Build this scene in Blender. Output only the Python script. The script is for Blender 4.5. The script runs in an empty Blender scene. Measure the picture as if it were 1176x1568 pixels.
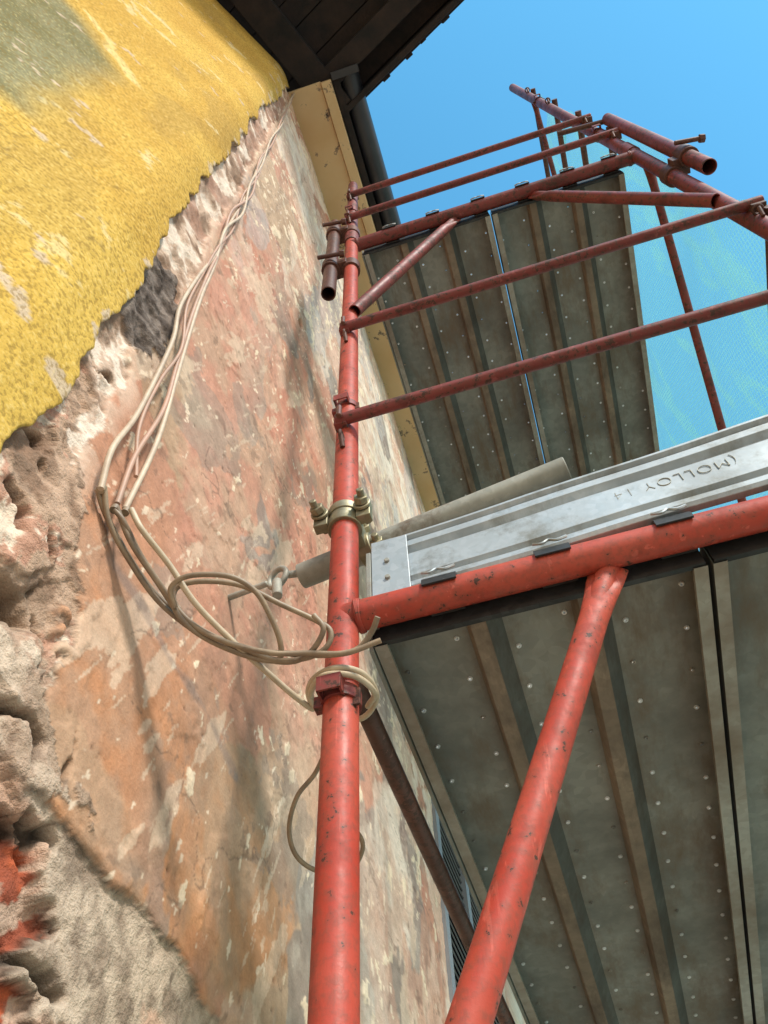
import bpy, math, random
import numpy as np
from mathutils import Vector, Matrix
random.seed(4)
H=1.5   # camera height above the ground; z values below are measured from the camera and shifted by H
scene=bpy.context.scene
COL=bpy.context.collection

# ------------------------------------------------------------------ node helpers
class M:
    def __init__(s,name):
        s.m=bpy.data.materials.new(name); s.m.use_nodes=True
        s.t=s.m.node_tree; s.t.nodes.clear()
        s.out=s.t.nodes.new("ShaderNodeOutputMaterial")
        s.b=s.t.nodes.new("ShaderNodeBsdfPrincipled")
        s.t.links.new(s.b.outputs[0],s.out.inputs[0])
        tc=s.t.nodes.new("ShaderNodeTexCoord"); s.co=tc.outputs["Object"]
    def put(s,sock,v):
        if isinstance(v,bpy.types.NodeSocket): s.t.links.new(v,sock)
        elif isinstance(v,(tuple,list)):
            v=tuple(v)
            if len(v)==3 and len(sock.default_value)==4: v=v+(1,)
            sock.default_value=v
        else: sock.default_value=v
    def mapv(s,scale=(1,1,1),rot=(0,0,0),loc=(0,0,0),v=None):
        n=s.t.nodes.new("ShaderNodeMapping"); s.t.links.new(v or s.co,n.inputs[0])
        n.inputs["Scale"].default_value=scale; n.inputs["Rotation"].default_value=rot; n.inputs["Location"].default_value=loc
        return n.outputs[0]
    def noise(s,scale,detail=3,rough=.55,v=None,dist=0,col=False):
        n=s.t.nodes.new("ShaderNodeTexNoise"); s.t.links.new(v or s.co,n.inputs["Vector"])
        n.inputs["Scale"].default_value=scale;n.inputs["Detail"].default_value=detail
        n.inputs["Roughness"].default_value=rough;n.inputs["Distortion"].default_value=dist
        return n.outputs["Color" if col else "Fac"]
    def vor(s,scale,feature='F1',v=None,out="Distance",rnd=1):
        n=s.t.nodes.new("ShaderNodeTexVoronoi"); s.t.links.new(v or s.co,n.inputs["Vector"]); n.feature=feature
        n.inputs["Scale"].default_value=scale; n.inputs["Randomness"].default_value=rnd
        return n.outputs[out]
    def rng(s,f,a,b,c=0,d=1):
        n=s.t.nodes.new("ShaderNodeMapRange"); s.put(n.inputs[0],f)
        for i,v in enumerate((a,b,c,d)): n.inputs[i+1].default_value=v
        return n.outputs[0]
    def mix(s,f,a,b,mode='MIX'):
        n=s.t.nodes.new("ShaderNodeMix"); n.data_type='RGBA'; n.blend_type=mode
        s.put(n.inputs[0],f); s.put(n.inputs[6],a); s.put(n.inputs[7],b); return n.outputs[2]
    def math(s,op,a,b=0,c=None):
        n=s.t.nodes.new("ShaderNodeMath"); n.operation=op; s.put(n.inputs[0],a); s.put(n.inputs[1],b)
        if c is not None: s.put(n.inputs[2],c)
        return n.outputs[0]
    def attr(s,name,out="Fac"):
        n=s.t.nodes.new("ShaderNodeAttribute"); n.attribute_name=name; return n.outputs[out]
    def sep(s,v=None):
        n=s.t.nodes.new("ShaderNodeSeparateXYZ"); s.t.links.new(v or s.co,n.inputs[0]); return n.outputs
    def bump(s,h,strength=.5,dist=.002):
        n=s.t.nodes.new("ShaderNodeBump"); s.put(n.inputs["Height"],h); n.inputs["Strength"].default_value=strength
        n.inputs["Distance"].default_value=dist
        s.t.links.new(n.outputs[0],s.b.inputs["Normal"])
    def set(s,**k):
        for a,v in k.items(): s.put(s.b.inputs[a.replace("_"," ")],v)

def paint(name,base,dark,light,chip=.68,rust=(.07,.03,.02),lt=.45,dirt=.35):
    m=M(name); big=m.noise(4,4,.65); c=m.mix(m.rng(big,.35,.65),base,light)
    mid=m.noise(13,5,.72)
    c=m.mix(m.rng(mid,.50,.70),c,dark)
    fine=m.noise(75,4,.7)
    scr=m.noise(70,3,.6,v=m.mapv((1,1,.08),rot=(.3,.2,0)))
    c=m.mix(m.math('MULTIPLY',m.rng(scr,.62,.66),lt),c,[min(1,v*1.5+.03) for v in light])
    c=m.mix(m.math('MULTIPLY',m.rng(fine,.45,.62),dirt),c,(.13,.06,.04))
    c=m.mix(m.rng(m.math('ADD',fine,m.math('MULTIPLY',mid,.25)),chip+.12,chip+.135),c,rust)
    m.set(Base_Color=c,Roughness=m.rng(mid,.3,.7,.38,.7),Specular_IOR_Level=.35)
    m.bump(m.math('ADD',fine,m.math('MULTIPLY',scr,.5)),.3,.0014)
    return m.m
red=paint("red_enamel_paint",(.39,.044,.024),(.27,.036,.022),(.45,.078,.048),.640,dirt=.42)
redold=paint("weathered_red_paint",(.16,.028,.023),(.08,.022,.018),(.23,.046,.038),.57,dirt=.55)
brown=paint("rusty_brown_steel",(.085,.035,.024),(.04,.022,.016),(.15,.055,.035),.54)

def galv(name,a,b,c,metal=.55,rough=.42,stain=None,sp_=90,st_=(.48,.66)):
    m=M(name); sp=m.vor(sp_,out="Color"); f=m.noise(5,5,.65)
    col=m.mix(m.sep(sp)[0],a,b); col=m.mix(m.rng(f,.42,.68),col,c)
    if stain:
        st=m.noise(11,6,.72,v=m.mapv((1,.3,1)))
        col=m.mix(m.rng(st,st_[0],st_[1]),col,stain)
    m.set(Base_Color=col,Metallic=metal,Roughness=m.rng(f,.3,.7,rough-.08,rough+.2))
    m.bump(m.noise(70,3),.2,.001); return m.m
zinc=galv("galvanised_steel",(.42,.45,.46),(.50,.52,.53),(.32,.345,.36),.5,.48,stain=(.23,.225,.20),st_=(.52,.70))
zincdull=galv("dull_galvanised_tube",(.34,.33,.28),(.42,.40,.34),(.22,.215,.18),.3,.55,stain=(.17,.13,.095),st_=(.54,.70))
coup=galv("zinc_plated_coupler",(.34,.30,.18),(.44,.39,.27),(.13,.10,.065),.7,.45)
rimm=galv("skylit_punched_rim",(.80,.80,.78),(.86,.85,.83),(.55,.55,.53),.0,.5)  # near-white colour stands in for sky light showing through the holes
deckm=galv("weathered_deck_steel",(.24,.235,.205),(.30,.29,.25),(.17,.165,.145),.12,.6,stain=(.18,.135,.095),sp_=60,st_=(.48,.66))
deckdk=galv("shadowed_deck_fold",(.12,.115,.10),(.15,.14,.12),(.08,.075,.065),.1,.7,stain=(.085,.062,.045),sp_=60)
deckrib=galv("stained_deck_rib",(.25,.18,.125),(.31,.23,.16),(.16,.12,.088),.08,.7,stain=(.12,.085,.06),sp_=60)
blk=galv("black_steel_claw",(.03,.03,.03),(.05,.05,.05),(.02,.02,.02),.3,.5)
seam=galv("bright_seam_strip",(.34,.31,.26),(.42,.385,.33),(.23,.175,.13),.3,.5)

def simple(name,c1,c2,scale=8,rough=.7,bs=.2,bd=.001,metal=0):
    m=M(name); n=m.noise(scale,5,.65); c=m.mix(m.rng(n,.35,.65),c1,c2); m.set(Base_Color=c,Roughness=rough,Metallic=metal)
    m.bump(m.noise(scale*6,3),bs,bd); return m.m
cab_l=simple("beige_cable_sheath",(.60,.47,.34),(.42,.31,.22),22,.55)
cab_p=simple("pinkish_cable_sheath",(.50,.29,.20),(.38,.24,.17),22,.55)
cab_t=simple("tan_cable_sheath",(.34,.25,.16),(.19,.135,.09),24,.5)
cab_c=simple("cream_cable_sheath",(.58,.47,.33),(.43,.34,.23),24,.5)
dark=simple("dark_gutter_metal",(.02,.021,.025),(.035,.035,.04),6,.4)
wood=simple("dark_roof_timber",(.009,.006,.005),(.030,.016,.011),9,.85,.6,.004)
grille=simple("dark_louvre_paint",(.03,.032,.036),(.06,.06,.065),5,.5)
frame_g=simple("grey_window_frame",(.20,.21,.23),(.28,.29,.30),5,.5)
glass=simple("dark_window_interior",(.01,.012,.015),(.02,.02,.025),5,.15)
m=M("ochre_eave_paint"); pe=m.noise(6,6,.72); c=m.mix(m.rng(m.noise(3,4),.3,.7),(.62,.39,.18),(.72,.50,.27))
c=m.mix(m.rng(pe,.585,.60),c,(.30,.20,.12)); c=m.mix(m.rng(pe,.63,.64),c,(.06,.045,.035)); m.set(Base_Color=c,Roughness=.8); m.bump(pe,.6,.006); ochre=m.m
m=M("dusty_gravel_ground"); c=m.mix(m.rng(m.noise(6,6,.7),.3,.7),(.36,.31,.25),(.46,.40,.33)); m.set(Base_Color=c,Roughness=.95); m.bump(m.noise(60,3),.6,.01); groundm=m.m

# plaster / render: colour coats are computed on the dense wall mesh, the grain comes from the shader
m=M("weathered_old_plaster"); g1=m.noise(230,3,.65); g2=m.noise(42,4,.65)
c=m.mix(1.0,m.attr("coat","Color"),m.mix(m.math('ADD',m.math('MULTIPLY',g1,.6),m.math('MULTIPLY',g2,.4)),(.66,.65,.63),(1.33,1.33,1.33)),'MULTIPLY')
m.set(Base_Color=c,Roughness=.93,Specular_IOR_Level=.12)
m.bump(m.math('ADD',m.math('MULTIPLY',g1,m.math('ADD',m.math('MULTIPLY',m.attr("grit"),1.0),.25)),m.math('MULTIPLY',g2,.7)),.65,.0040); plaster=m.m
m=M("yellow_textured_render"); gr_=m.noise(150,2,.5); vo=m.vor(125,'SMOOTH_F1'); g2=m.noise(40,4,.6)
c=m.mix(1.0,m.attr("coat","Color"),m.mix(g2,(.76,.74,.68),(1.22,1.24,1.30)),'MULTIPLY')
pit=m.math('ADD',gr_,m.math('MULTIPLY',vo,-.30))
c=m.mix(m.math('MULTIPLY',m.rng(pit,.34,.24),.55),c,(.24,.15,.04)); c=m.mix(m.rng(pit,.42,.6,0,.30),c,(.84,.64,.27))
m.set(Base_Color=c,Roughness=.97,Specular_IOR_Level=.08)
m.bump(m.math('ADD',pit,m.math('MULTIPLY',g2,.6)),.6,.0030); yellow=m.m

# ------------------------------------------------------------------ mesh helpers
def empty(name):
    o=bpy.data.objects.new(name,None); COL.objects.link(o); o.empty_display_size=.2; return o
class MB:
    """mesh builder: collects verts/faces in world space"""
    def __init__(s,name,mats,parent=None,smooth=True):
        s.n=name;s.v=[];s.f=[];s.mi=[];s.mats=mats;s.p=parent;s.sm=smooth
    def add(s,vs,fs,mi=0):
        b=len(s.v); s.v+= [tuple(x) for x in vs]; s.f+=[tuple(b+i for i in f) for f in fs]; s.mi+=[mi]*len(fs)
    def box(s,c,d,mi=0,rot=None):
        c=Vector(c);R=rot or Matrix.Identity(3);vs=[]
        for x in(-.5,.5):
            for y in(-.5,.5):
                for z in(-.5,.5): vs.append(c+R@Vector((x*d[0],y*d[1],z*d[2])))
        s.add(vs,[(0,1,3,2),(4,6,7,5),(0,4,5,1),(2,3,7,6),(0,2,6,4),(1,5,7,3)],mi)
    def boxm(s,a,b,mi=0): s.box([(a[i]+b[i])/2 for i in range(3)],[abs(b[i]-a[i]) for i in range(3)],mi)
    def tube(s,a,b,r,mi=0,seg=24,cap=True,hollow=False,flatA=0,flatB=0,r2=None):
        a=Vector(a);b=Vector(b);d=(b-a);L=d.length;d.normalize()
        up=Vector((0,1,0)) if abs(d.y)<.9 else Vector((1,0,0))
        u=d.cross(up).normalized(); w=d.cross(u).normalized()
        st=[(0,0),(L,0)]
        if flatA: st=[(0,1),(.03,.8),(.06,.35),(.10,0),(L,0)]
        vs=[];fs=[]
        for t,fl in st:
            rr=r if r2 is None else r+(r2-r)*t/L
            ru=rr*(1+.45*fl); rw=rr*(1-.75*fl)
            for k in range(seg):
                an=2*math.pi*k/seg; vs.append(a+d*t+u*(math.cos(an)*ru)+w*(math.sin(an)*rw))
        n=len(st)
        for i in range(n-1):
            for k in range(seg):
                k2=(k+1)%seg; fs.append((i*seg+k,i*seg+k2,(i+1)*seg+k2,(i+1)*seg+k))
        if hollow:
            ri=r*.84
            for (t0,t1,ring) in ((0,min(.15,L/2),0),(L,L-min(.15,L/2),n-1)):
                bb=len(vs)
                for t in (t0,t1):
                    for k in range(seg):
                        an=2*math.pi*k/seg; vs.append(a+d*t+u*(math.cos(an)*ri)+w*(math.sin(an)*ri))
                for k in range(seg):
                    k2=(k+1)%seg
                    fs.append((ring*seg+k,ring*seg+k2,bb+k2,bb+k)); fs.append((bb+k,bb+k2,bb+seg+k2,bb+seg+k))
                fs.append(tuple(bb+seg+k for k in range(seg)))
        elif cap:
            fs.append(tuple(range(seg))); fs.append(tuple((n-1)*seg+k for k in range(seg)))
        s.add(vs,fs,mi)
    def sweep(s,pts,r,mi=0,seg=10,closed=False,sub=8,rough=0):
        P=[Vector(p) for p in pts]
        Q=[]
        n=len(P); rngn=n if closed else n-1
        for i in range(rngn):
            p0=P[(i-1)%n] if (closed or i>0) else P[0]*2-P[1]; p1=P[i]; p2=P[(i+1)%n]
            p3=P[(i+2)%n] if (closed or i+2<n) else P[-1]*2-P[-2]
            for j in range(sub):
                t=j/sub; Q.append(.5*((2*p1)+(p2-p0)*t+(2*p0-5*p1+4*p2-p3)*t*t+(3*p1-p0-3*p2+p3)*t**3))
        if not closed: Q.append(P[-1])
        m=len(Q); T=[]
        for i in range(m):
            a=Q[(i-1)%m] if (closed or i>0) else Q[i]; b=Q[(i+1)%m] if (closed or i<m-1) else Q[i]
            T.append((b-a).normalized())
        nrm=T[0].orthogonal().normalized(); vs=[];fs=[]
        for i in range(m):
            nrm=(nrm-T[i]*nrm.dot(T[i])).normalized(); bi=T[i].cross(nrm)
            rr=r*(1+rough*random.uniform(-1,1))
            for k in range(seg):
                an=2*math.pi*k/seg; vs.append(Q[i]+nrm*(rr*math.cos(an))+bi*(rr*math.sin(an)))
        for i in range(m if closed else m-1):
            i2=(i+1)%m
            for k in range(seg):
                k2=(k+1)%seg; fs.append((i*seg+k,i*seg+k2,i2*seg+k2,i2*seg+k))
        if not closed: fs.append(tuple(range(seg))); fs.append(tuple((m-1)*seg+k for k in range(seg)))
        s.add(vs,fs,mi)
    def ring(s,c,ax,R,r,mi=0,n=16,seg=8):
        ax=Vector(ax).normalized();u=ax.orthogonal().normalized();w=ax.cross(u)
        s.sweep([Vector(c)+u*R*math.cos(2*math.pi*k/n)+w*R*math.sin(2*math.pi*k/n) for k in range(n)],r,mi,seg,True,2)
    def done(s,bevel=0):
        me=bpy.data.meshes.new(s.n); me.from_pydata([(x,y,z+H) for x,y,z in s.v],[],s.f)
        for mm in s.mats: me.materials.append(mm)
        me.polygons.foreach_set("material_index",s.mi)
        o=bpy.data.objects.new(s.n,me); COL.objects.link(o)
        if s.p: o.parent=s.p
        import bmesh
        bm=bmesh.new();bm.from_mesh(me);bmesh.ops.recalc_face_normals(bm,faces=bm.faces);bm.to_mesh(me);bm.free()
        if s.sm:
            for p in me.polygons: p.use_smooth=True
            me.set_sharp_from_angle(angle=math.radians(38))
        if bevel:
            b=o.modifiers.new("bevel","BEVEL"); b.width=bevel; b.segments=2; b.limit_method='ANGLE'; b.angle_limit=math.radians(50)
        return o

# ------------------------------------------------------------------ numpy noise
def vn(u,v,sc,seed):
    r=np.random.RandomState(seed).rand(256,256)
    u=u*sc+37.3;v=v*sc+91.7; iu=np.floor(u).astype(int);iv=np.floor(v).astype(int);fu=u-iu;fv=v-iv
    fu=fu*fu*(3-2*fu);fv=fv*fv*(3-2*fv); a=iu%256;b=iv%256;a1=(iu+1)%256;b1=(iv+1)%256
    return (r[a,b]*(1-fu)+r[a1,b]*fu)*(1-fv)+(r[a,b1]*(1-fu)+r[a1,b1]*fu)*fv-.5
def fbm(u,v,sc,seed,oc=4,g=.5):
    t=0;a=1
    for i in range(oc):
        an=.6*i+.3; ca,sa=math.cos(an),math.sin(an)
        t=t+a*vn(u*ca-v*sa,u*sa+v*ca,sc*2.03**i,seed+i); a*=g
    return t
def Nz(u,v,sc,seed,oc=5,g=.54,au=1,av=1,warp=0.,rot=0):
    """unit-variance noise with optional domain warp and stretch"""
    if rot: u,v=u*math.cos(rot)-v*math.sin(rot),u*math.sin(rot)+v*math.cos(rot)
    if warp: u,v=u+warp*fbm(u,v,sc*1.3,seed+50,3),v+warp*fbm(u,v,sc*1.3,seed+60,3)
    f=fbm(u*au,v*av,sc,seed,oc,g); return (f-f.mean())/f.std()
def ss(x,a,b):
    t=np.clip((x-a)/(b-a),0,1); return t*t*(3-2*t)
def mc(c,m_,col):
    m_=np.clip(m_,0,1)[...,None]; return c*(1-m_)+(np.asarray(col) if not (isinstance(col,np.ndarray) and col.ndim==3) else col)*m_
def cc(t,a,b):
    t=np.clip(t,0,1)[...,None]; return np.array(a)*(1-t)+np.array(b)*t
def dline(y,z,pts):
    d=np.full(y.shape,9.)
    for (a,b),(c,e) in zip(pts[:-1],pts[1:]):
        L=(c-a)**2+(e-b)**2; t=np.clip(((y-a)*(c-a)+(z-b)*(e-b))/L,0,1)
        d=np.minimum(d,np.hypot(y-a-t*(c-a),z-b-t*(e-b)))
    return d
def dpoly(y,z,pts):
    d=dline(y,z,pts+[pts[0]]); ins=np.zeros(y.shape,bool); n=len(pts)
    for i in range(n):
        (a,b),(c,e)=pts[i],pts[(i+1)%n]
        if b==e: continue
        cond=((b>z)!=(e>z))&(y<(c-a)*(z-b)/(e-b)+a); ins^=cond
    return np.where(ins,-d,d)
def gridmesh(name,co,nu,nv,mat,attrs,parent,keep=None):
    idx=np.arange(nu*nv).reshape(nu,nv)
    q=np.stack([idx[:-1,:-1],idx[1:,:-1],idx[1:,1:],idx[:-1,1:]],-1).reshape(-1,4)
    if keep is not None: q=q[keep.reshape(-1)]
    me=bpy.data.meshes.new(name); me.vertices.add(nu*nv); me.vertices.foreach_set("co",co.astype(np.float32).ravel())
    me.loops.add(q.size); me.loops.foreach_set("vertex_index",q.ravel().astype(np.int32))
    me.polygons.add(len(q)); me.polygons.foreach_set("loop_start",np.arange(0,q.size,4,dtype=np.int32))
    me.polygons.foreach_set("loop_total",np.full(len(q),4,dtype=np.int32))
    me.update(calc_edges=True); me.validate()
    me.polygons.foreach_set("use_smooth",np.ones(len(me.polygons),bool))
    for k,a in attrs.items():
        if a.ndim==3:
            at=me.color_attributes.new(name=k,type='FLOAT_COLOR',domain='POINT')
            rgba=np.ones(a.shape[:2]+(4,),np.float32); rgba[...,:3]=np.clip(a,0.004,.95); at.data.foreach_set("color",rgba.ravel())
        else:
            at=me.attributes.new(k,'FLOAT','POINT'); at.data.foreach_set("value",a.astype(np.float32).ravel())
    me.materials.append(mat); o=bpy.data.objects.new(name,me); COL.objects.link(o); o.parent=parent; return o

# ================================================================== HOUSE
house=empty("old_plastered_house")
WX=-.48; WIN=(2.35,3.35,.62,2.02)
ys=np.concatenate([np.arange(.20,1.3,.0034),np.arange(1.3,3.6,.011),np.arange(3.6,8.01,.1)])
zs=np.concatenate([np.arange(-1.5,.2,.05),np.arange(.2,1.9,.0034),np.arange(1.9,4.83,.010),[4.84]])
for w in WIN[:2]: ys[np.argmin(abs(ys-w))]=w
for w in WIN[2:]: zs[np.argmin(abs(zs-w))]=w
Yg,Zg=np.meshgrid(ys,zs,indexing='ij')
zb=[.5,.765,.984,1.223,1.516,1.759,2.239,2.79,3.647,4.694,5]; yb=[.34,.338,.349,.355,.359,.350,.342,.335,.325,.298,.29]
band=np.interp(Zg,zb,yb)+.030*fbm(Yg,Zg,9,11,5,.62)
d_band=Yg-band
d_rough=(Zg-(.495+.030*fbm(Yg,Zg,6,21,5,.62)))
d_dark=dpoly(Yg,Zg,[(.25,1.24),(.25,1.50),(.336,1.568),(.382,1.433),(.386,1.282),(.324,1.216)])+.030*fbm(Yg,Zg,25,31,5,.6)
d_chunk=dpoly(Yg,Zg,[(.18,-1.5),(.18,1.10),(.335,1.02),(.365,.93),(.39,.82),(.41,.72),(.44,.65),(.50,.565),(.56,.50),(.56,-1.5)])+.07*fbm(Yg,Zg,12,41,5,.6)
d_brick=np.minimum(dpoly(Yg,Zg,[(.46,.43),(.50,.468),(.560,.444),(.595,.405),(.52,.380)]),dpoly(Yg,Zg,[(.53,.368),(.60,.365),(.68,.33),(.62,.24),(.52,.24)]))+.03*fbm(Yg,Zg,30,51,5,.6)
d_cable_shadow=dline(Yg,Zg,[(.472,.816),(.554,.834),(.651,.820),(.756,.831),(.888,.805)])
sm=lambda d,w: 1/(1+np.exp(np.clip(d/w,-30,30)))
x=.007*fbm(Yg,Zg,3,1,3)+.0026*fbm(Yg,Zg,14,5,3,.5)
bandm=sm(d_band,.002); x-=bandm*(.006+.010*fbm(Yg,Zg,24,61,4,.52))
ch=sm(d_chunk,.003); cr=fbm(Yg,Zg,14,71,5,.55); x+=ch*(-.005+.0050*cr+.0045*np.abs(fbm(Yg,Zg,50,75,3,.6)))
st_=Nz(Yg,Zg,8,77,5,.52); x+=ch*.005*ss(st_,.1,.16)-ch*.004*ss(st_,-.9,-.96)
rm=sm(d_rough,.0015); x-=rm*(.007+.004*np.abs(fbm(Yg,Zg,55,81,3,.6))+.004*fbm(Yg,Zg,12,85,3))
lay=Nz(Yg,Zg,4,91,6,.58); x+=.0018*ss(lay,.5,.55)+.0014*ss(lay,-.5,-.45)
x+=sm(d_dark,.002)*(.006+.009*fbm(Yg,Zg,36,95,4,.55))
x-=sm(d_brick,.002)*(.020-.010*fbm(Yg,Zg,25,96,4))
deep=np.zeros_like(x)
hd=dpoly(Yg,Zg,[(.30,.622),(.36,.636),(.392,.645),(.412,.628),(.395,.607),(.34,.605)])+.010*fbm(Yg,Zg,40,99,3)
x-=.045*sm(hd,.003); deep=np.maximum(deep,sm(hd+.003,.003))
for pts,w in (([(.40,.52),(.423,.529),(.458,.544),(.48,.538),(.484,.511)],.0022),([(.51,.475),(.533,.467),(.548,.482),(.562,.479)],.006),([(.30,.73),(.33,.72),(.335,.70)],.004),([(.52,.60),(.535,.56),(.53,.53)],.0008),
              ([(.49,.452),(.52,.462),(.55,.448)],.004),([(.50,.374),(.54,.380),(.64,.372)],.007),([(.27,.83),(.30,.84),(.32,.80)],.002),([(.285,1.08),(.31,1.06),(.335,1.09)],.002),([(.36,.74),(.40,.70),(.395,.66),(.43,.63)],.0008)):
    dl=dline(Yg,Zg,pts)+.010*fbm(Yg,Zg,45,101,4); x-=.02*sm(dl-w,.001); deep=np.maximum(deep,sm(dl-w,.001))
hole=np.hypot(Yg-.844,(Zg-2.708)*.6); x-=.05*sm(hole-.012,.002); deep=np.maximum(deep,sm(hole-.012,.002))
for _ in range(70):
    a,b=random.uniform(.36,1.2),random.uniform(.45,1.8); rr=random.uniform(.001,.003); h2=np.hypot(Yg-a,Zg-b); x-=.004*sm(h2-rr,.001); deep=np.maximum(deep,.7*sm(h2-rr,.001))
crk=np.abs(Nz(Yg,Zg,3.2,111,5,.5)); crk2=np.abs(Nz(Yg,Zg,2.6,117,5,.5))
# --- colour coats
Y_,Z_=Yg,Zg
tn=Nz(Y_,Z_,2.2,401,6,.54,warp=.15)
c=cc(ss(tn,-.9,.2),(.51,.36,.25),(.43,.285,.19))
c=mc(c,ss(tn,.2,.35)*.75,(.51,.245,.165))
c=mc(c,ss(Nz(Y_,Z_,5,411,6,.52,warp=.06),.9,1.0)*.55,(.55,.42,.31))
oz=Nz(Y_,Z_,1.7,421,6,.54,warp=.2)
c=mc(c,ss(oz,-.05,.35)*ss(Z_,1.15,.60)*.75,cc(ss(Nz(Y_,Z_,12,425,5),-1,1),(.52,.24,.11),(.44,.27,.17)))
c=mc(c,ss(oz,.3,.0)*ss(Z_,.85,1.2)*.7,cc(ss(Nz(Y_,Z_,12,427,5),-1,1),(.56,.255,.185),(.53,.32,.23)))
gz=Nz(Y_,Z_,3.0,431,6,.54,av=.5,warp=.12)
c=mc(c,ss(gz,.6,.72)*ss(Y_,.55,.85)*.8,cc(ss(Nz(Y_,Z_,14,435,6),-1,1),(.25,.21,.185),(.38,.335,.29)))
c=mc(c,ss(Nz(Y_,Z_,6,441,6,.55),1.3,1.4)*.5,(.30,.24,.20))
up=np.maximum(ss(Z_,1.5,3.4),ss(Y_,1.2,2.0))
c=mc(c,ss(Nz(Y_,Z_,2.6,451,6,.55,av=.6,warp=.1)+up*.9,.2,.4)*up*.85,cc(ss(Nz(Y_,Z_,9,455,6),-1,1),(.67,.475,.36),(.80,.68,.56)))
c=mc(c,ss(Nz(Y_,Z_,4,461,6,.54,av=.4),.8,.95)*up*.6,(.57,.31,.215))
c=mc(c,ss(Nz(Y_,Z_,3,465,6,.54,av=.4),1.2,1.35)*ss(Z_,1.8,2.6)*.5,(.46,.43,.41))
c=mc(c,ss(Nz(Y_,Z_,8,471,6,.55,au=1.6,av=.45,rot=.35),1.4,1.5)*.6,(.66,.50,.37))
area=ss(Nz(Y_,Z_,2.4,475,4,.5),-.3,1.0)
fl=Nz(Y_,Z_,20,481,5,.50,au=1.3,av=.65,warp=.02,rot=.25)
flm=ss(fl+area*.9,2.05,2.11); c=mc(c,flm*.95,(.78,.63,.46)); x+=.0008*flm
c=mc(c,ss(Nz(Y_,Z_,42,485,4,.5,au=1.4,av=.6,rot=.3)+area*.4,2.1,2.2)*.85,(.78,.63,.48))
c=mc(c,ss(Nz(Y_,Z_,34,487,4,.5,au=3,av=.3,rot=.35),2.0,2.2)*.6,(.68,.53,.40))
c=mc(c,ss(Nz(Y_,Z_,20,491,6,.62),1.6,2.2)*.45,(.17,.115,.085))
c=mc(c,ss(Nz(Y_,Z_,8,495,6,.55,au=2.2,av=.25),1.1,2.1)*.3,(.24,.17,.13))
c=mc(c,ss(crk,.030,.008)*ss(crk2,1.4,.6)*.55,(.14,.095,.07))
c*=(1+.05*Nz(Y_,Z_,50,499,4,.65))[...,None]
bn=Nz(Y_,Z_,16,501,6,.58,warp=.02)
bcol=cc(ss(bn,-1.3,.1),(.27,.175,.12),(.58,.42,.32)); bcol=mc(bcol,ss(bn,.2,.45),(.76,.63,.52)); bcol=mc(bcol,ss(Nz(Y_,Z_,7,505,6),.6,.8)*.8,(.40,.23,.165))
c=mc(c,ss(d_band,.0025,-.0025),bcol)
c=mc(c,ss(d_band+.02*fbm(Y_,Z_,12,511,5),.075,.0)*ss(d_band,-.002,.003)*ss(Nz(Y_,Z_,9,513,6),-.9,-.2)*.75,(.64,.47,.36))
hn=Nz(Y_,Z_,10,521,6,.58,warp=.04)
hcol=cc(ss(hn,-1.6,-.5),(.27,.17,.115),(.51,.345,.245)); hcol=mc(hcol,ss(hn,0,.12)*.75,(.51,.26,.18)); hcol=mc(hcol,ss(hn,.5,.58),(.74,.59,.46))
hcol=mc(hcol,ss(Z_+.03*hn,.655,.585)*.85,cc(ss(hn,-1,1),(.29,.205,.145),(.48,.365,.275)))
hcol=mc(hcol,ss(st_,.22,.12)*ss(st_,.02,.09)*.6,(.13,.085,.06))
hcol=mc(hcol,ss(Nz(Y_,Z_,45,525,3,.6),1.0,1.8)*.5,(.18,.125,.09))
c=mc(c,ss(d_chunk,.002,-.002),hcol)
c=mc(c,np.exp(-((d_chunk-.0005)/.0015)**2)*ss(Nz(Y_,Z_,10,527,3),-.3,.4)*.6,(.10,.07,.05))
rn=Nz(Y_,Z_,30,531,5,.62)
rcol=cc(ss(rn,-2,1.5),(.29,.22,.165),(.54,.43,.33)); rcol=mc(rcol,ss(Nz(Y_,Z_,7,535,6),.7,1.1)*.5,(.56,.31,.21)); rcol=mc(rcol,ss(Nz(Y_,Z_,60,537,3,.6),1.1,1.9)*.55,(.16,.115,.085))
c=mc(c,ss(d_rough,.0015,-.0015),rcol)
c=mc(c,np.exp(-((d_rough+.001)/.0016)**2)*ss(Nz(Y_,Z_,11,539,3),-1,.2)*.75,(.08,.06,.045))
c=mc(c,ss(d_dark,.002,-.002),cc(ss(Nz(Y_,Z_,40,541,5,.6),-1.5,1.5),(.085,.065,.055),(.25,.20,.17)))
c=mc(c,ss(d_brick,.002,-.002),cc(ss(Nz(Y_,Z_,35,551,5,.6),-1.3,1.3),(.52,.125,.055),(.30,.085,.05)))
c=mc(c,ss(d_brick,.002,-.002)*ss(Nz(Y_,Z_,28,553,4,.6),.7,.9)*.8,(.55,.42,.32))
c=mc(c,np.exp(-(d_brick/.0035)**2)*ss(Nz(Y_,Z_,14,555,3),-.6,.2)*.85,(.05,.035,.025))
c=mc(c,ss(d_cable_shadow+.012*fbm(Y_,Z_,18,561,5),.014,.001)*.5,(.22,.18,.165))  # cable shadow painted into the coat as a soft grey line
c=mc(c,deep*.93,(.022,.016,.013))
grit=np.clip(ss(d_rough,.002,-.002)+ss(d_band,.002,-.002)*.6+ss(d_chunk,.002,-.002)*1.0+ss(d_dark,.002,-.002),0,1)
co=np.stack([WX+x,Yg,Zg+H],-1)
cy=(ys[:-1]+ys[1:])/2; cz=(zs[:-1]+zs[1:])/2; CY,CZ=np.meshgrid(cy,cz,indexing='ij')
keep=~((CY>WIN[0])&(CY<WIN[1])&(CZ>WIN[2])&(CZ<WIN[3]))
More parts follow.
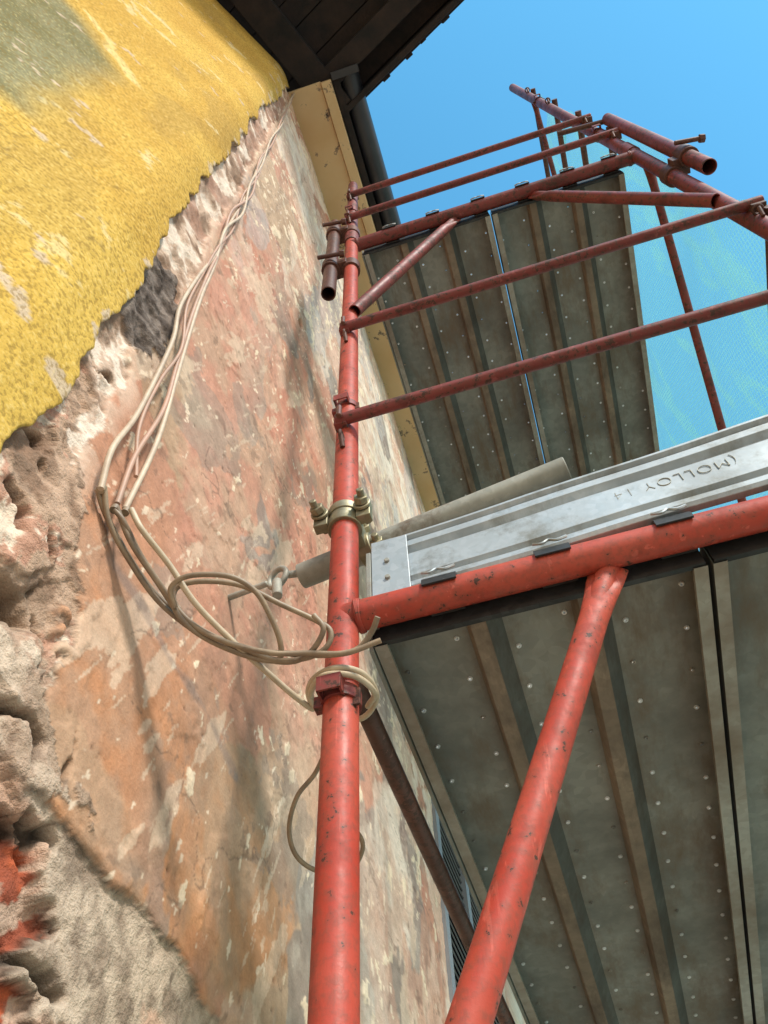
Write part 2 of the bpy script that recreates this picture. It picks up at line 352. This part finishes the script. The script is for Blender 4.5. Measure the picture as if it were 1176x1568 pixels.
gridmesh("plaster_facade_wall",co,len(ys),len(zs),plaster,dict(coat=c,grit=grit),house,keep)

# yellow render: follows facade up to a jagged broken edge, then turns round the obtuse corner
zz=np.concatenate([np.arange(-1.5,.6,.03),np.arange(.6,3.2,.0045),np.arange(3.2,4.88,.008)])
ybd=np.interp(zz,[.5,.749,.844,.948,1.084,1.376,1.803,2.128,2.605,3.591,4.8],[.275,.272,.287,.283,.273,.265,.250,.240,.238,.232,.262])
ybd=ybd+.028*fbm(zz,zz*0,9,201,4,.6)
us=np.concatenate([np.linspace(-3.2,-.9,24)[:-1],np.linspace(-.9,-.04,150)[:-1],np.linspace(-.04,0,14)])
th=math.atan2(.49,.872)
U,Zy=np.meshgrid(us,zz,indexing='ij'); YB=np.interp(Zy,zz,ybd)
wgt=ss(U,-.06,-.004); YB=YB*wgt+np.interp(Zy,zz,np.convolve(np.pad(ybd,20,mode='edge'),np.ones(41)/41,'valid'))*(1-wgt)
Rr=.16; yc=.215
s=yc-(YB+U); arc=Rr*th
ang=np.clip(s/Rr,0,th); s2=np.clip(s-arc,0,None)
px=-Rr*(1-np.cos(ang))-np.sin(th)*s2; py=yc-np.minimum(s,0)-Rr*np.sin(ang)-np.cos(th)*s2
off=.010+.004*fbm(U,Zy,5,211,4)
edge=np.clip(1+U/.006,0,1); off=off-.0015*edge**2
nx=np.cos(ang);ny=-np.sin(ang)
co=np.stack([WX+px+nx*off,py+ny*off,Zy+H],-1)
lip1=co[-1].copy(); lip1[:,0]-=.004; lip1[:,1]+=.0008; lip2=co[-1].copy(); lip2[:,0]=WX-.03; lip2[:,1]+=.001
co=np.concatenate([co,lip1[None],lip2[None]],0)
Sg=np.concatenate([s,s[-1:],s[-1:]],0); Zg2=np.concatenate([Zy,Zy[-1:],Zy[-1:]],0)
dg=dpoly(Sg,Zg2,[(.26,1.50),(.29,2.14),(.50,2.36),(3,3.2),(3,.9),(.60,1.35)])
dli=dline(Sg,Zg2,[(1.2,3.1),(.50,2.46),(.36,2.36),(.26,2.22)])
n1=Nz(Sg,Zg2,3,601,6,.56); n2=Nz(Sg,Zg2,12,605,6,.6)
yc_=cc(ss(n1,-1.5,1.5),(.52,.305,.060),(.60,.38,.085))
yc_=mc(yc_,ss(Nz(Sg,Zg2,5,611,6,.56,au=1,av=.5),.5,1.6)*.45,(.36,.225,.065))
yc_=mc(yc_,ss(n2+.4*n1,1.9,2.05)*.75,(.68,.54,.29))
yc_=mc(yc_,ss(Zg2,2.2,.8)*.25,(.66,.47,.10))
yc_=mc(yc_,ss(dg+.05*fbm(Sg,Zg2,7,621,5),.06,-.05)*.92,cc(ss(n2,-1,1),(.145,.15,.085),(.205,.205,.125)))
yc_=mc(yc_,ss(dli+.06*fbm(Sg,Zg2,12,631,5),.035,.012)*.7,(.76,.59,.27))
yc_[-2:]=cc(ss(n2[-2:],-1,1),(.26,.20,.15),(.58,.48,.38))
spm=ss(Nz(Sg,Zg2,14,641,5,.55)+1.3*ss(np.concatenate([U,U[-1:],U[-1:]],0),-.05,-.005),2.2,2.35); yc_=mc(yc_,spm*.85,(.54,.42,.31))
yk=ss(np.abs(Nz(Sg,Zg2,2.6,651,5,.5)),.02,.004)*ss(Nz(Sg,Zg2,3,655,3),.5,.9); yc_=mc(yc_,yk*.5,(.12,.08,.04))
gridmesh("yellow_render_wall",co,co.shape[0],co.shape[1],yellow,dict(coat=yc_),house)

# eave along the facade
e=MB("eave_soffit",[ochre,wood],house,False)
e.boxm((WX-.05,.285,4.835),(-.30,8,4.90)); e.boxm((-.298,.29,4.815),(-.243,8,4.93)); 
e.boxm((-.24,.30,4.86),(-.20,8,5.0),1)
e.add([(-.12,.30,4.96),(-.12,8,4.96),(-2.6,8,6.2),(-2.6,.30,6.2)],[(0,1,2,3)],1)
e.add([(-.12,.30,4.99),(-.12,8,4.99),(-2.6,8,6.25),(-2.6,.30,6.25)],[(0,1,2,3)],1)
e.done(.004)
g=MB("rain_gutter",[dark],house)
n=14; vs=[];fs=[]
for yy in (.27,8):
    for rr in (.055,.051):
        for k in range(n+1):
            an=math.pi+math.pi*k/n; vs.append((-.145+rr*math.cos(an),yy,4.93+rr*math.sin(an)*1.1))
for k in range(n):
    a=n+1; fs+= [(k,k+1,2*a+k+1,2*a+k),(a+k,a+k+1,3*a+k+1,3*a+k),(k,k+1,a+k+1,a+k)]
fs.append(tuple(range(n+1)))
g.add(vs,fs); g.boxm((-.235,.262,4.84),(-.085,.30,4.935)); g.done()

# big overhanging roof of the yellow part
A=Vector((.911,-.411,0));B=Vector((-.411,-.911,0));E=Vector((-.48,.56,0))
r=MB("roof_overhang",[wood,dark],house,False)
rotm=Matrix((A,B,Vector((0,0,1)))).transposed()
def rb(a0,a1,b0,b1,z0,z1,mi=0):
    c=E+A*((a0+a1)/2)+B*((b0+b1)/2); r.box((c.x,c.y,(z0+z1)/2),(a1-a0,b1-b0,z1-z0),mi,rotm)
k=0.0
while k<4.2:
    w=random.uniform(.12,.16); rb(-1.4,1.12,k+.004,k+w,4.99+random.uniform(0,.008),5.02); k+=w
for k in (.10,.85,1.6,2.35,3.1): rb(-1.4,1.08,k,k+.11,4.87,4.985)
rb(1.12,1.15,-.01,4.2,4.84,5.06); rb(-1.4,1.12,-.035,-.004,4.86,5.06,0)
rb(-1.4,1.2,-.06,4.2,5.065,5.10,0)
rb(.18,.34,-.0,4.2,4.865,4.98)
for k in range(9): a_=-.1+k*.13+random.uniform(-.02,.02); rb(a_,a_+random.uniform(.02,.05),-.045-random.uniform(0,.015),-.03,4.90,5.055,0)
g0=E+A*1.21; r.tube((g0.x,g0.y,4.95),(g0.x+B.x*4.2,g0.y+B.y*4.2,4.95),.06,1)
r.done(.004)

# louvred window
w=MB("louvre_window",[grille,frame_g,glass],house,False)
y0,y1,z0,z1=WIN
w.boxm((WX-.14,y0,z0),(WX-.13,y1,z1),2)
for a,b in (((WX-.12,y0-.0,z0),(WX+.012,y0+.05,z1)),((WX-.12,y1-.05,z0),(WX+.012,y1,z1)),((WX-.12,y0+.052,z1-.05),(WX+.012,y1-.052,z1)),((WX-.12,y0+.052,z0),(WX+.03,y1-.052,z0+.04)),((WX-.06,(y0+y1)/2-.03,z0+.042),(WX+.008,(y0+y1)/2+.03,z1-.052))): w.boxm(a,b,1)
zz_=z0+.06
while zz_<z1-.07:
    for a,b in ((y0+.055,(y0+y1)/2-.035),((y0+y1)/2+.035,y1-.055)):
        w.box((WX-.025,(a+b)/2,zz_),(.045,b-a,.006),0,Matrix.Rotation(math.radians(35),3,'Y'))
    zz_+=.032
w.done()

# ================================================================== SCAFFOLD
sc=empty("red_steel_scaffolding")
RT=.0222; XI,XO=-.240,.760; YF=.682
def frame(y,name):
    f=MB(name,[red,redold,zincdull,brown],sc)
    f.tube((XI,y,-1.46),(XI,y,2.90),RT,0,32); f.tube((XI,y,2.90),(XI,y,3.94),RT*.98,1,32,hollow=True)
    f.tube((XI,y,2.885),(XI,y,2.985),RT*1.17,1,32); f.tube((XI,y,3.03),(XI,y,3.06),RT*1.2,2,32)
    f.tube((XO,y,-1.46),(XO,y,5.37),RT,1,32,hollow=True)
    for x_ in (XI,XO): f.box((x_,y,-1.475),(.15,.15,.01),3)
    f.tube((XO,y,2.885),(XO,y,2.985),RT*1.17,1,32)
    for zt,mi in ((.85,0),(2.85,1),(-1.15,1)):
        f.tube((XI,y,zt),(XO,y,zt),RT,mi,28)
        for x_,sg in((XI,1),(XO,-1)):
            for q in range(5): f.ring((x_+sg*(RT+.001+q*.0008),y,zt),(1,.1*math.sin(q*2),.1*math.cos(q*2)),RT*(1.06-.01*q),.002,mi,16,6)
        f.tube((.125,y+.018,zt-.012),(-.222,y-.014,zt-.745),.0180,0 if zt<1 else 1,24,hollow=True,flatA=1)
        f.tube((.405,y+.018,zt-.012),(.742,y-.014,zt-.745),.0180,0 if zt<1 else 1,24,hollow=True,flatA=1)
    for x_ in (XI,XO):
        for z_ in (1.895,1.347,3.55,3.14,4.30,4.85):
            if x_==XI and z_>3.9: continue
            f.ring((x_,y-RT-.010,z_),(1,0,0) if x_==XI else (0,0,1),.011,.0035,3,12,6)
            f.tube((x_,y-RT-.002,z_-.03),(x_,y-RT-.016,z_-.005),.005,3,10)
        for z_ in (1.519,.697,3.35,4.55):
            if x_==XI and z_>3.9: continue
            f.tube((x_,y,z_-.010),(x_,y,z_+.010),RT*1.16,1,28)
            for bx,by,dx,dy in ((-.014,-.010,.003,.018),(.014,-.010,.003,.018),(0,-.0185,.031,.003)):
                f.box((x_+bx-.004,y-RT+by+.004,z_),(dx,dy,.024),1)
            f.box((x_+.022,y-.010,z_-.008),(.012,.004,.026),3); f.box((x_-.025,y-.006,z_-.004),(.012,.014,.018),1)
    return f.done(.0008)
frame(YF,"scaffold_frame"); frame(3.20,"scaffold_frame_far")

gr=MB("end_guard_rails",[redold,brown],sc)
for z_,r_ in ((1.94,.0135),(1.414,.0130),(3.57,.0135),(3.15,.0135)):
    yg=YF-.034
    gr.tube((XI-.012,yg,z_),(XO+.03,yg,z_),r_,0,20)
    gr.box((XI-.004,yg+.012,z_),(.026,.028,.03),0); gr.box((XO+.012,yg+.010,z_),(.035,.03,.05),1)
    gr.tube((XI+.0,yg-.018,z_-.02),(XI+.0,yg-.018,z_+.022),.006,1,10)
gr.done(.002)
lr=MB("longitudinal_rails",[redold,brown],sc)
for z_ in (4.85,4.29,3.80,3.29,1.90,1.40): lr.tube((XO+.03,YF-.03,z_),(XO+.03,3.25,z_),.0135,1,18)
lr.tube((XI-.012,YF+.02,.815),(XI-.012,3.22,.835),.0150,1,20)
lr.tube((.775,YF+.0,2.80),(.775,3.2,1.12),.0135,0,18,flatA=1)
lr.tube((.775,YF+.0,4.80),(.775,3.2,3.15),.0135,0,18,flatA=1)
lr.done()
et=MB("coupled_extension_tubes",[brown,redold,coup],sc)
et.tube((-.302,.663,2.317),(-.302,.663,3.17),.0222,0,28,hollow=True)
et.tube((.806,.64,2.317),(.806,.64,3.37),.0222,1,28,hollow=True)
et.tube((.62,.645,3.42),(.84,.645,3.36),.010,0,14)
for cx,cyy,z_,ox,oy in ((-.302,.663,2.58,XI,YF),(.806,.64,2.50,XO,YF),(-.302,.663,3.02,XI,YF)):
    et.tube((cx,cyy,z_-.028),(cx,cyy,z_+.028),.030,0,20); et.tube((ox,oy,z_-.028),(ox,oy,z_+.028),.030,0,20)
    et.box(((cx+ox)/2,(cyy+oy)/2,z_),(.05,.05,.045),0)
    et.tube((cx-.03,cyy-.045,z_),(cx+.05,cyy-.035,z_),.007,0,10); et.tube((cx+.04,cyy-.036,z_),(cx+.056,cyy-.033,z_),.013,0,6)
et.done(.002)

wt=MB("wall_tie",[zincdull,coup,zinc],sc)
a=Vector((-.345,.760,1.09));b=Vector((.130,.70,1.105)); wt.tube(a,b,.0222,0,32,hollow=True)
d=(b-a).normalized(); cpt=a+d*.105
for off_ in (-.02,.02): wt.tube(cpt+d*(off_-.012),cpt+d*(off_+.012),.0275,1,24)
wt.tube((XI,YF,1.072),(XI,YF,1.092),.0285,1,28); wt.tube((XI,YF,1.104),(XI,YF,1.124),.0285,1,28); wt.tube((XI,YF,1.075),(XI,YF,1.12),.0262,1,28)
wt.box((XI,YF+.035,1.098),(.045,.03,.045),1)
for (bx,by,dx) in ((XI-.036,YF-.018,-1),(XI+.036,YF-.016,1)):
    wt.box((bx,by+.006,1.098),(.024,.018,.046),1)
    wt.tube((bx,by+.03,1.100),(bx+dx*.004,by-.034,1.104),.0062,1,12)
    wt.tube((bx,by-.010,1.102),(bx+dx*.002,by-.022,1.103),.0125,1,6)
    wt.tube((bx,by-.004,1.102),(bx,by-.010,1.102),.015,1,16)
for (p,q) in (((cpt+Vector((.02,.02,.032))),(cpt+Vector((.02,-.04,.04)))),((cpt+Vector((.045,.0,-.032))),(cpt+Vector((.045,-.05,-.03))))):
    wt.tube(p,q,.006,1,12); wt.tube(p.lerp(q,.6),p.lerp(q,.8),.012,1,6)
wt.ring((-.385,.752,1.092),(.35,.9,.15),.019,.0055,0,16,10)
wt.tube((-.404,.755,1.088),(WX-.03,.765,1.085),.0055,0,12)
wt.tube((-.383,.748,1.076),(-.374,.738,1.022),.0085,0,14); wt.tube((-.368,.752,1.094),(-.330,.758,1.093),.0065,0,12)
wt.done(.0015)

rs=random.Random(9)
def deck(z0,y0,y1,name):
    f=MB(name,[deckm,deckrib,rimm,seam,blk,zinc,deckdk],sc)
    for (pa,pb) in ((-.205,.246),(.253,.704)):
        pw=(pb-pa); rw=.052; rd=.028
        ribs=[pa+pw/3,pa+2*pw/3]
        edges=[pa+.004]+[v for q in ribs for v in (q-rw/2,q+rw/2)]+[pb-.004]
        for i in range(0,len(edges),2):
            xa,xb=edges[i],edges[i+1]; cw=(xb-xa)/2; cl=.043; ny_=int((y1-y0)/cl)
            for ci in range(2):
                for cj in range(ny_):
                    x0=xa+ci*cw;x1=x0+cw;ya=y0+cj*cl;yb_=ya+cl;cx=(x0+x1)/2+(.012 if ci else -.012)+rs.uniform(-.001,.001);cyy=(ya+yb_)/2+rs.uniform(-.002,.002)
                    if (ci+cj)%2 or cj<1:
                        f.add([(x0,ya,z0),(x1,ya,z0),(x1,yb_,z0),(x0,yb_,z0)],[(0,1,2,3)]); continue
                    R_=.0043; zr=z0-.0028
                    o8=[(cx+R_*math.cos(t*math.pi/4),cyy+R_*math.sin(t*math.pi/4),z0-.0005) for t in range(8)]
                    q8=[(x1,cyy,z0),(x1,yb_,z0),(cx,yb_,z0),(x0,yb_,z0),(x0,cyy,z0),(x0,ya,z0),(cx,ya,z0),(x1,ya,z0)]
                    f.add(q8+o8,[(t,(t+1)%8,8+(t+1)%8,8+t) for t in range(8)])
                    rr=[(cx+.0037*math.cos(t*math.pi/4),cyy+.0037*math.sin(t*math.pi/4),zr) for t in range(8)]
                    r2=[(cx+.0020*math.cos(t*math.pi/4),cyy+.0020*math.sin(t*math.pi/4),zr) for t in range(8)]
                    r3=[(cx+.0020*math.cos(t*math.pi/4),cyy+.0020*math.sin(t*math.pi/4),z0+.002) for t in range(8)]
                    mi=2 if rs.random()<.72 else (0 if rs.random()<.5 else 3)
                    f.add(o8+rr+r2+r3,[(k*8+t,k*8+(t+1)%8,k*8+8+(t+1)%8,k*8+8+t) for k in range(3) for t in range(8)],mi)
        for q in ribs:
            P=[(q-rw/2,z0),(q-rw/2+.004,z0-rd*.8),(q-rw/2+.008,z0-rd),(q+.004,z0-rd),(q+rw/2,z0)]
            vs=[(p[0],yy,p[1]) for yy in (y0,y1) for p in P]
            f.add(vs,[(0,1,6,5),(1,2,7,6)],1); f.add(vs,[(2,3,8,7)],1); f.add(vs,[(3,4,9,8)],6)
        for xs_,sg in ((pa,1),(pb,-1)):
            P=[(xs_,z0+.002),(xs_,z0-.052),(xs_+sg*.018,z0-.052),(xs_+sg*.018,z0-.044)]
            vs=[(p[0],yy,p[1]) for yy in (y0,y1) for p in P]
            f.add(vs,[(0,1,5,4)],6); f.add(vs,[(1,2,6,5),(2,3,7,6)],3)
        f.boxm((pa+.002,y0-.004,z0-.05),(pb-.002,y0+.004,z0+.002),4)
    f.boxm((-.212,y0,z0-.058),(-.207,y1,z0+.012),0)
    for cxx in (-.096,.060,.22,.375,.53,.67):
        n=9;vs=[];w_=.024
        for k in range(n):
            an=math.radians(-15+200*k/(n-1))
            for sx in(-w_,w_):
                for rr in (RT+.002,RT+.0055): vs.append((cxx+sx,YF+rr*math.cos(an),z0-.018+rr*math.sin(an)))
        fs=[]
        for k in range(n-1):
            a=k*4;b_=a+4; fs+=[(a,b_,b_+2,a+2),(a+1,a+3,b_+3,b_+1),(a,a+1,b_+1,b_),(a+2,b_+2,b_+3,a+3)]
        fs+=[(0,2,3,1),((n-1)*4,(n-1)*4+1,(n-1)*4+3,(n-1)*4+2)]
        f.add(vs,fs,4)
        f.sweep([(cxx-.022,YF-.024,z0+.010),(cxx-.010,YF-.028,z0+.002),(cxx,YF-.026,z0+.009),(cxx+.010,YF-.028,z0+.002),(cxx+.024,YF-.024,z0+.010)],.0022,5,6,sub=4)
    return f.done()
deck(.868,YF+.032,3.17,"steel_deck_planks"); deck(2.868,YF+.032,3.17,"steel_deck_planks_upper")

tb=MB("galvanised_toe_board",[zinc,deckm],sc,False)
bl=Vector((-.19,.690,.876)); br=Vector((.72,.655,.892))
def q(u,h,o):
    hv=.130+.030*u; p=bl.lerp(br,u); return (p.x,p.y-o,p.z+h*hv)
prof=[(.0,-.004),(.0,.006),(.04,.010),(.11,.010),(.15,.000),(.20,.000),(.23,.008),(.64,.008),(.68,-.004),(.76,-.004),(.80,.008),(.90,.008),(.935,.000),(.965,.012),(1.0,.012),(1.0,-.03)]
NU=60;vs=[];fs=[]
for i in range(NU+1):
    for (h,o) in prof: vs.append(q(i/NU,h,o+.0008*math.sin(i*.31+h*2)))
n=len(prof)
for i in range(NU):
    for k in range(n-1): fs.append((i*n+k,(i+1)*n+k,(i+1)*n+k+1,i*n+k+1))
tb.add(vs,fs,0)
p=q(0,0,0); tb.boxm((p[0]-.004,p[1]-.018,p[2]-.012),(p[0]+.052,p[1]-.0145,p[2]+.126),0)
tb.boxm((p[0]-.012,p[1]-.02,p[2]-.03),(p[0]-.005,p[1]+.05,p[2]+.10),1)
for dz in (.03,.07): tb.tube((p[0]+.02,p[1]-.018,p[2]+dz),(p[0]+.02,p[1]-.022,p[2]+dz),.004,1,10)
tbo=tb.done(.0008)
fc=bpy.data.curves.new("stamp","FONT"); fc.body="(MOLLOY 14"; fc.size=.028; fc.extrude=.0006; fc.space_character=1.15; fc.offset=-.0009
fo=bpy.data.objects.new("stamped_lettering",fc); COL.objects.link(fo)
bpy.context.view_layer.update(); mm_=bpy.data.meshes.new_from_object(fo); bpy.data.objects.remove(fo)
fo=bpy.data.objects.new("stamped_lettering",mm_); COL.objects.link(fo); fo.parent=sc; mm_.materials.clear(); mm_.materials.append(zincdull)
tp=Vector(q(.585,.55,.0085)); ex=(Vector(q(0,.5,0))-Vector(q(1,.5,0))).normalized(); ez=Vector((0,-1,0)); eyv=ez.cross(ex).normalized(); ez=ex.cross(eyv)
fo.matrix_world=Matrix.Translation(tp+Vector((0,0,H)))@Matrix((ex,eyv,ez)).transposed().to_4x4()

# ================================================================== safety net
nt=empty("scaffold_safety_net")
m=M("green_debris_netting"); X,Y,Z=m.sep()
t_=m.t; tr=t_.nodes.new("ShaderNodeBsdfTransparent"); tl=t_.nodes.new("ShaderNodeBsdfTranslucent"); df=t_.nodes.new("ShaderNodeBsdfDiffuse")
col_=(.26,.66,.55,1); tl.inputs[0].default_value=col_; df.inputs[0].default_value=col_
m1=t_.nodes.new("ShaderNodeMixShader"); m1.inputs[0].default_value=.4; t_.links.new(tl.outputs[0],m1.inputs[1]); t_.links.new(df.outputs[0],m1.inputs[2])
def wave(a,sc_): return m.math('ABSOLUTE',m.math('SINE',m.math('MULTIPLY',a,sc_)))
diag=m.math('ADD',Y,m.math('MULTIPLY',Z,.8)); wv=m.math('MAXIMUM',wave(diag,math.pi/.020),m.math('MULTIPLY',wave(m.math('SUBTRACT',Y,Z),math.pi/.020),.96))
fac=m.math('ADD',m.math('MULTIPLY',m.rng(wv,.84,.97),.38),.17)
nf=m.noise(1.6,3,v=m.mapv((1,3,1))); fold=m.math('MULTIPLY',m.rng(nf,.50,.55),m.rng(nf,.64,.56)); fac=m.math('ADD',fac,m.math('MULTIPLY',fold,.22))
m2=t_.nodes.new("ShaderNodeMixShader"); t_.links.new(fac,m2.inputs[0]); t_.links.new(tr.outputs[0],m2.inputs[1]); t_.links.new(m1.outputs[0],m2.inputs[2])
t_.links.new(m2.outputs[0],m.out.inputs[0]); netm=m.m
yy=np.concatenate([np.arange(.70,2.2,.03),np.arange(2.2,6,.15)]); zz=np.arange(-1.4,5.06,.06)
Yn,Zn=np.meshgrid(yy,zz,indexing='ij')
edge_in=np.maximum(0,.10*fbm(Zn,Zn*0,2.5,301,3)+.02)
y_=np.where(Yn<1.2,Yn+(1.2-Yn)/.5*edge_in,Yn)
x_=.83+.035*fbm(Yn,Zn,1.6,303,4)+.015*np.sin(Zn*6+Yn*3)
ztop=Zn-np.where(Zn>4.4,.25*np.abs(fbm(Yn,Yn*0,2.5,305,3)),0)
gridmesh("netting_sheet",np.stack([x_,y_,ztop+H],-1),len(yy),len(zz),netm,{},nt)

# ================================================================== cables
cb=empty("loose_cable_bundle")
c=MB("cables",[cab_l,cab_p,cab_t,cab_c],cb)
XW=-.461
c1=[(.393,.858),(.377,.933),(.390,1.054),(.387,1.191),(.378,1.342),(.361,1.470),(.360,1.654),(.370,1.896),(.365,2.133),(.363,2.493),(.343,2.933),(.336,3.4),(.328,3.961),(.312,4.5),(.300,4.84)]
c2=[(.425,.870),(.417,.983),(.423,1.142),(.411,1.300),(.389,1.510),(.373,1.720),(.372,1.95),(.346,2.20),(.374,2.55),(.336,2.95),(.347,3.4),(.318,3.95),(.318,4.5),(.305,4.84)]
c3=[(.440,.880),(.437,1.058),(.420,1.263),(.403,1.441),(.383,1.60),(.378,1.80),(.357,2.05),(.376,2.30),(.350,2.6),(.354,2.95),(.326,3.35),(.336,3.9),(.308,4.5),(.297,4.84)]
c4=[(.432,.95),(.402,1.05),(.396,1.2),(.402,1.35),(.372,1.5),(.366,1.68),(.363,1.9),(.380,2.15),(.352,2.45),(.362,2.8),(.330,3.3)]
A_=[(-.470,.397,.867),(-.468,.426,.849),(-.460,.477,.830),(-.445,.530,.812),(-.417,.568,.793),(-.384,.600,.778),(-.336,.622,.760),(-.295,.631,.749),(-.246,.640,.739),(-.207,.639,.734),(-.184,.628,.745),(-.171,.614,.755)]
B_=[(-.455,.425,.858),(-.447,.462,.830),(-.433,.516,.811),(-.416,.557,.788),(-.388,.592,.771),(-.352,.606,.756),(-.313,.632,.745),(-.270,.636,.738),(-.243,.632,.745),(-.236,.623,.763),(-.255,.612,.779),(-.290,.585,.791),(-.335,.557,.813),(-.381,.538,.817),(-.414,.535,.814),(-.418,.546,.794),(-.396,.571,.770),(-.359,.593,.751),(-.308,.612,.735),(-.266,.625,.734),(-.218,.632,.725),(-.173,.632,.732)]
C_=[(-.445,.438,.870),(-.430,.455,.839),(-.412,.504,.821),(-.389,.548,.786),(-.355,.602,.758),(-.328,.650,.744),(-.307,.689,.735),(-.290,.717,.732)]
D_=[(-.288,.691,.737),(-.267,.664,.733),(-.232,.651,.723),(-.209,.680,.731),(-.210,.735,.744),(-.242,.774,.752),(-.279,.765,.758),(-.290,.725,.746),(-.284,.690,.734),(-.254,.654,.719),(-.216,.660,.712),(-.206,.712,.730),(-.225,.745,.742)]
E_=[(-.415,.544,.784),(-.414,.523,.798),(-.388,.517,.805),(-.341,.532,.804),(-.314,.556,.793),(-.303,.588,.774),(-.300,.618,.756),(-.309,.634,.745),(-.343,.620,.749),(-.385,.589,.761),(-.410,.560,.775),(-.425,.533,.801),(-.444,.483,.829),(-.449,.440,.844),(-.458,.425,.856)]
F_=[(-.29,.79,.75),(-.329,.837,.735),(-.363,.857,.717),(-.385,.890,.693),(-.384,.923,.672),(-.366,.966,.672),(-.336,.994,.683),(-.314,.985,.692),(-.303,.965,.706),(-.318,.940,.728)]
w3=lambda L,dx=0:[(XW+dx+.003*math.sin(i*2.1+dx*900),y_,z_) for i,(y_,z_) in enumerate(L)]
c.sweep(w3(c1),.0042,0); c.sweep(w3(c2,.004),.0040,1); c.sweep(w3(c3,.006),.0042,0); c.sweep(w3(c4,.002),.0032,1)
c.sweep(A_,.0038,2,12); c.sweep(B_,.0036,2,12); c.sweep(C_+D_,.0040,3,12); c.sweep(E_,.0036,2,12); c.sweep(F_,.0034,2,12)
A2=[(x+.004,y+.006,z-.010) for x,y,z in A_[:8]]+[(-.262,.628,.738),(-.24,.61,.752),(-.25,.600,.772)]; c.sweep([(-.462,.397,.87)]+A2[1:],.0036,2,12)
for p in ((-.463,.395,.864),(-.459,.425,.860),(-.455,.440,.874)): c.tube((p[0],p[1],p[2]-.005),(p[0],p[1]+.001,p[2]+.004),.0054,2,14)
c.done()

# ================================================================== ground
me=bpy.data.meshes.new("ground"); me.from_pydata([(-300,-300,0),(300,-300,0),(300,300,0),(-300,300,0)],[],[(0,1,2,3)]); me.materials.append(groundm)
COL.objects.link(bpy.data.objects.new("ground",me))

# ================================================================== light
sd=Vector((.56,-.56,.66)).normalized()
elev=math.asin(sd.z)
S=bpy.data.lights.new("sun","SUN"); S.energy=4.2; S.angle=math.radians(9); S.color=(1,.93,.83)
so=bpy.data.objects.new("sun",S); COL.objects.link(so); so.rotation_euler=sd.to_track_quat('Z','Y').to_euler(); so.location=(3,-4,6)
w=bpy.data.worlds.new("World"); scene.world=w; w.use_nodes=True; t=w.node_tree; bg=t.nodes["Background"]
sk=t.nodes.new("ShaderNodeTexSky"); sk.sky_type='NISHITA'; sk.sun_disc=False; sk.sun_elevation=elev; sk.sun_rotation=math.atan2(sd.x,sd.y)
sk.air_density=1.0; sk.dust_density=.4; sk.ozone_density=1.0
# unseen low sky tinted warm as added fill on shaded surfaces, deep azure overhead
tc=t.nodes.new("ShaderNodeTexCoord"); sx=t.nodes.new("ShaderNodeSeparateXYZ"); t.links.new(tc.outputs["Generated"],sx.inputs[0])
mr=t.nodes.new("ShaderNodeMapRange"); t.links.new(sx.outputs[2],mr.inputs[0]); mr.inputs[1].default_value=.35; mr.inputs[2].default_value=.70
tn_=t.nodes.new("ShaderNodeMix"); tn_.data_type='RGBA'; t.links.new(mr.outputs[0],tn_.inputs[0]); tn_.inputs[6].default_value=(1.95,1.5,1.12,1); tn_.inputs[7].default_value=(1.05,2.4,2.4,1)
mx=t.nodes.new("ShaderNodeMix"); mx.data_type='RGBA'; mx.blend_type='MULTIPLY'; mx.inputs[0].default_value=1; t.links.new(tn_.outputs[2],mx.inputs[7])
t.links.new(sk.outputs[0],mx.inputs[6]); t.links.new(mx.outputs[2],bg.inputs[0]); bg.inputs[1].default_value=.15

# ================================================================== camera
cam=bpy.data.cameras.new("camera"); co_=bpy.data.objects.new("camera",cam); COL.objects.link(co_); scene.camera=co_
cam.sensor_fit='VERTICAL'; cam.sensor_height=36; cam.lens=27.98; cam.clip_start=.02; cam.clip_end=1000
XAx=Vector((.9570,.2887,-.0283)).normalized(); ZAx=Vector((.1330,-.5235,-.8416)).normalized(); YAx=ZAx.cross(XAx).normalized(); XAx=YAx.cross(ZAx)
R=Matrix((XAx,YAx,ZAx)).transposed(); co_.matrix_world=Matrix.Translation((0,0,H))@R.to_4x4()
scene.view_settings.view_transform='Standard'; scene.view_settings.look='None'; scene.view_settings.exposure=0
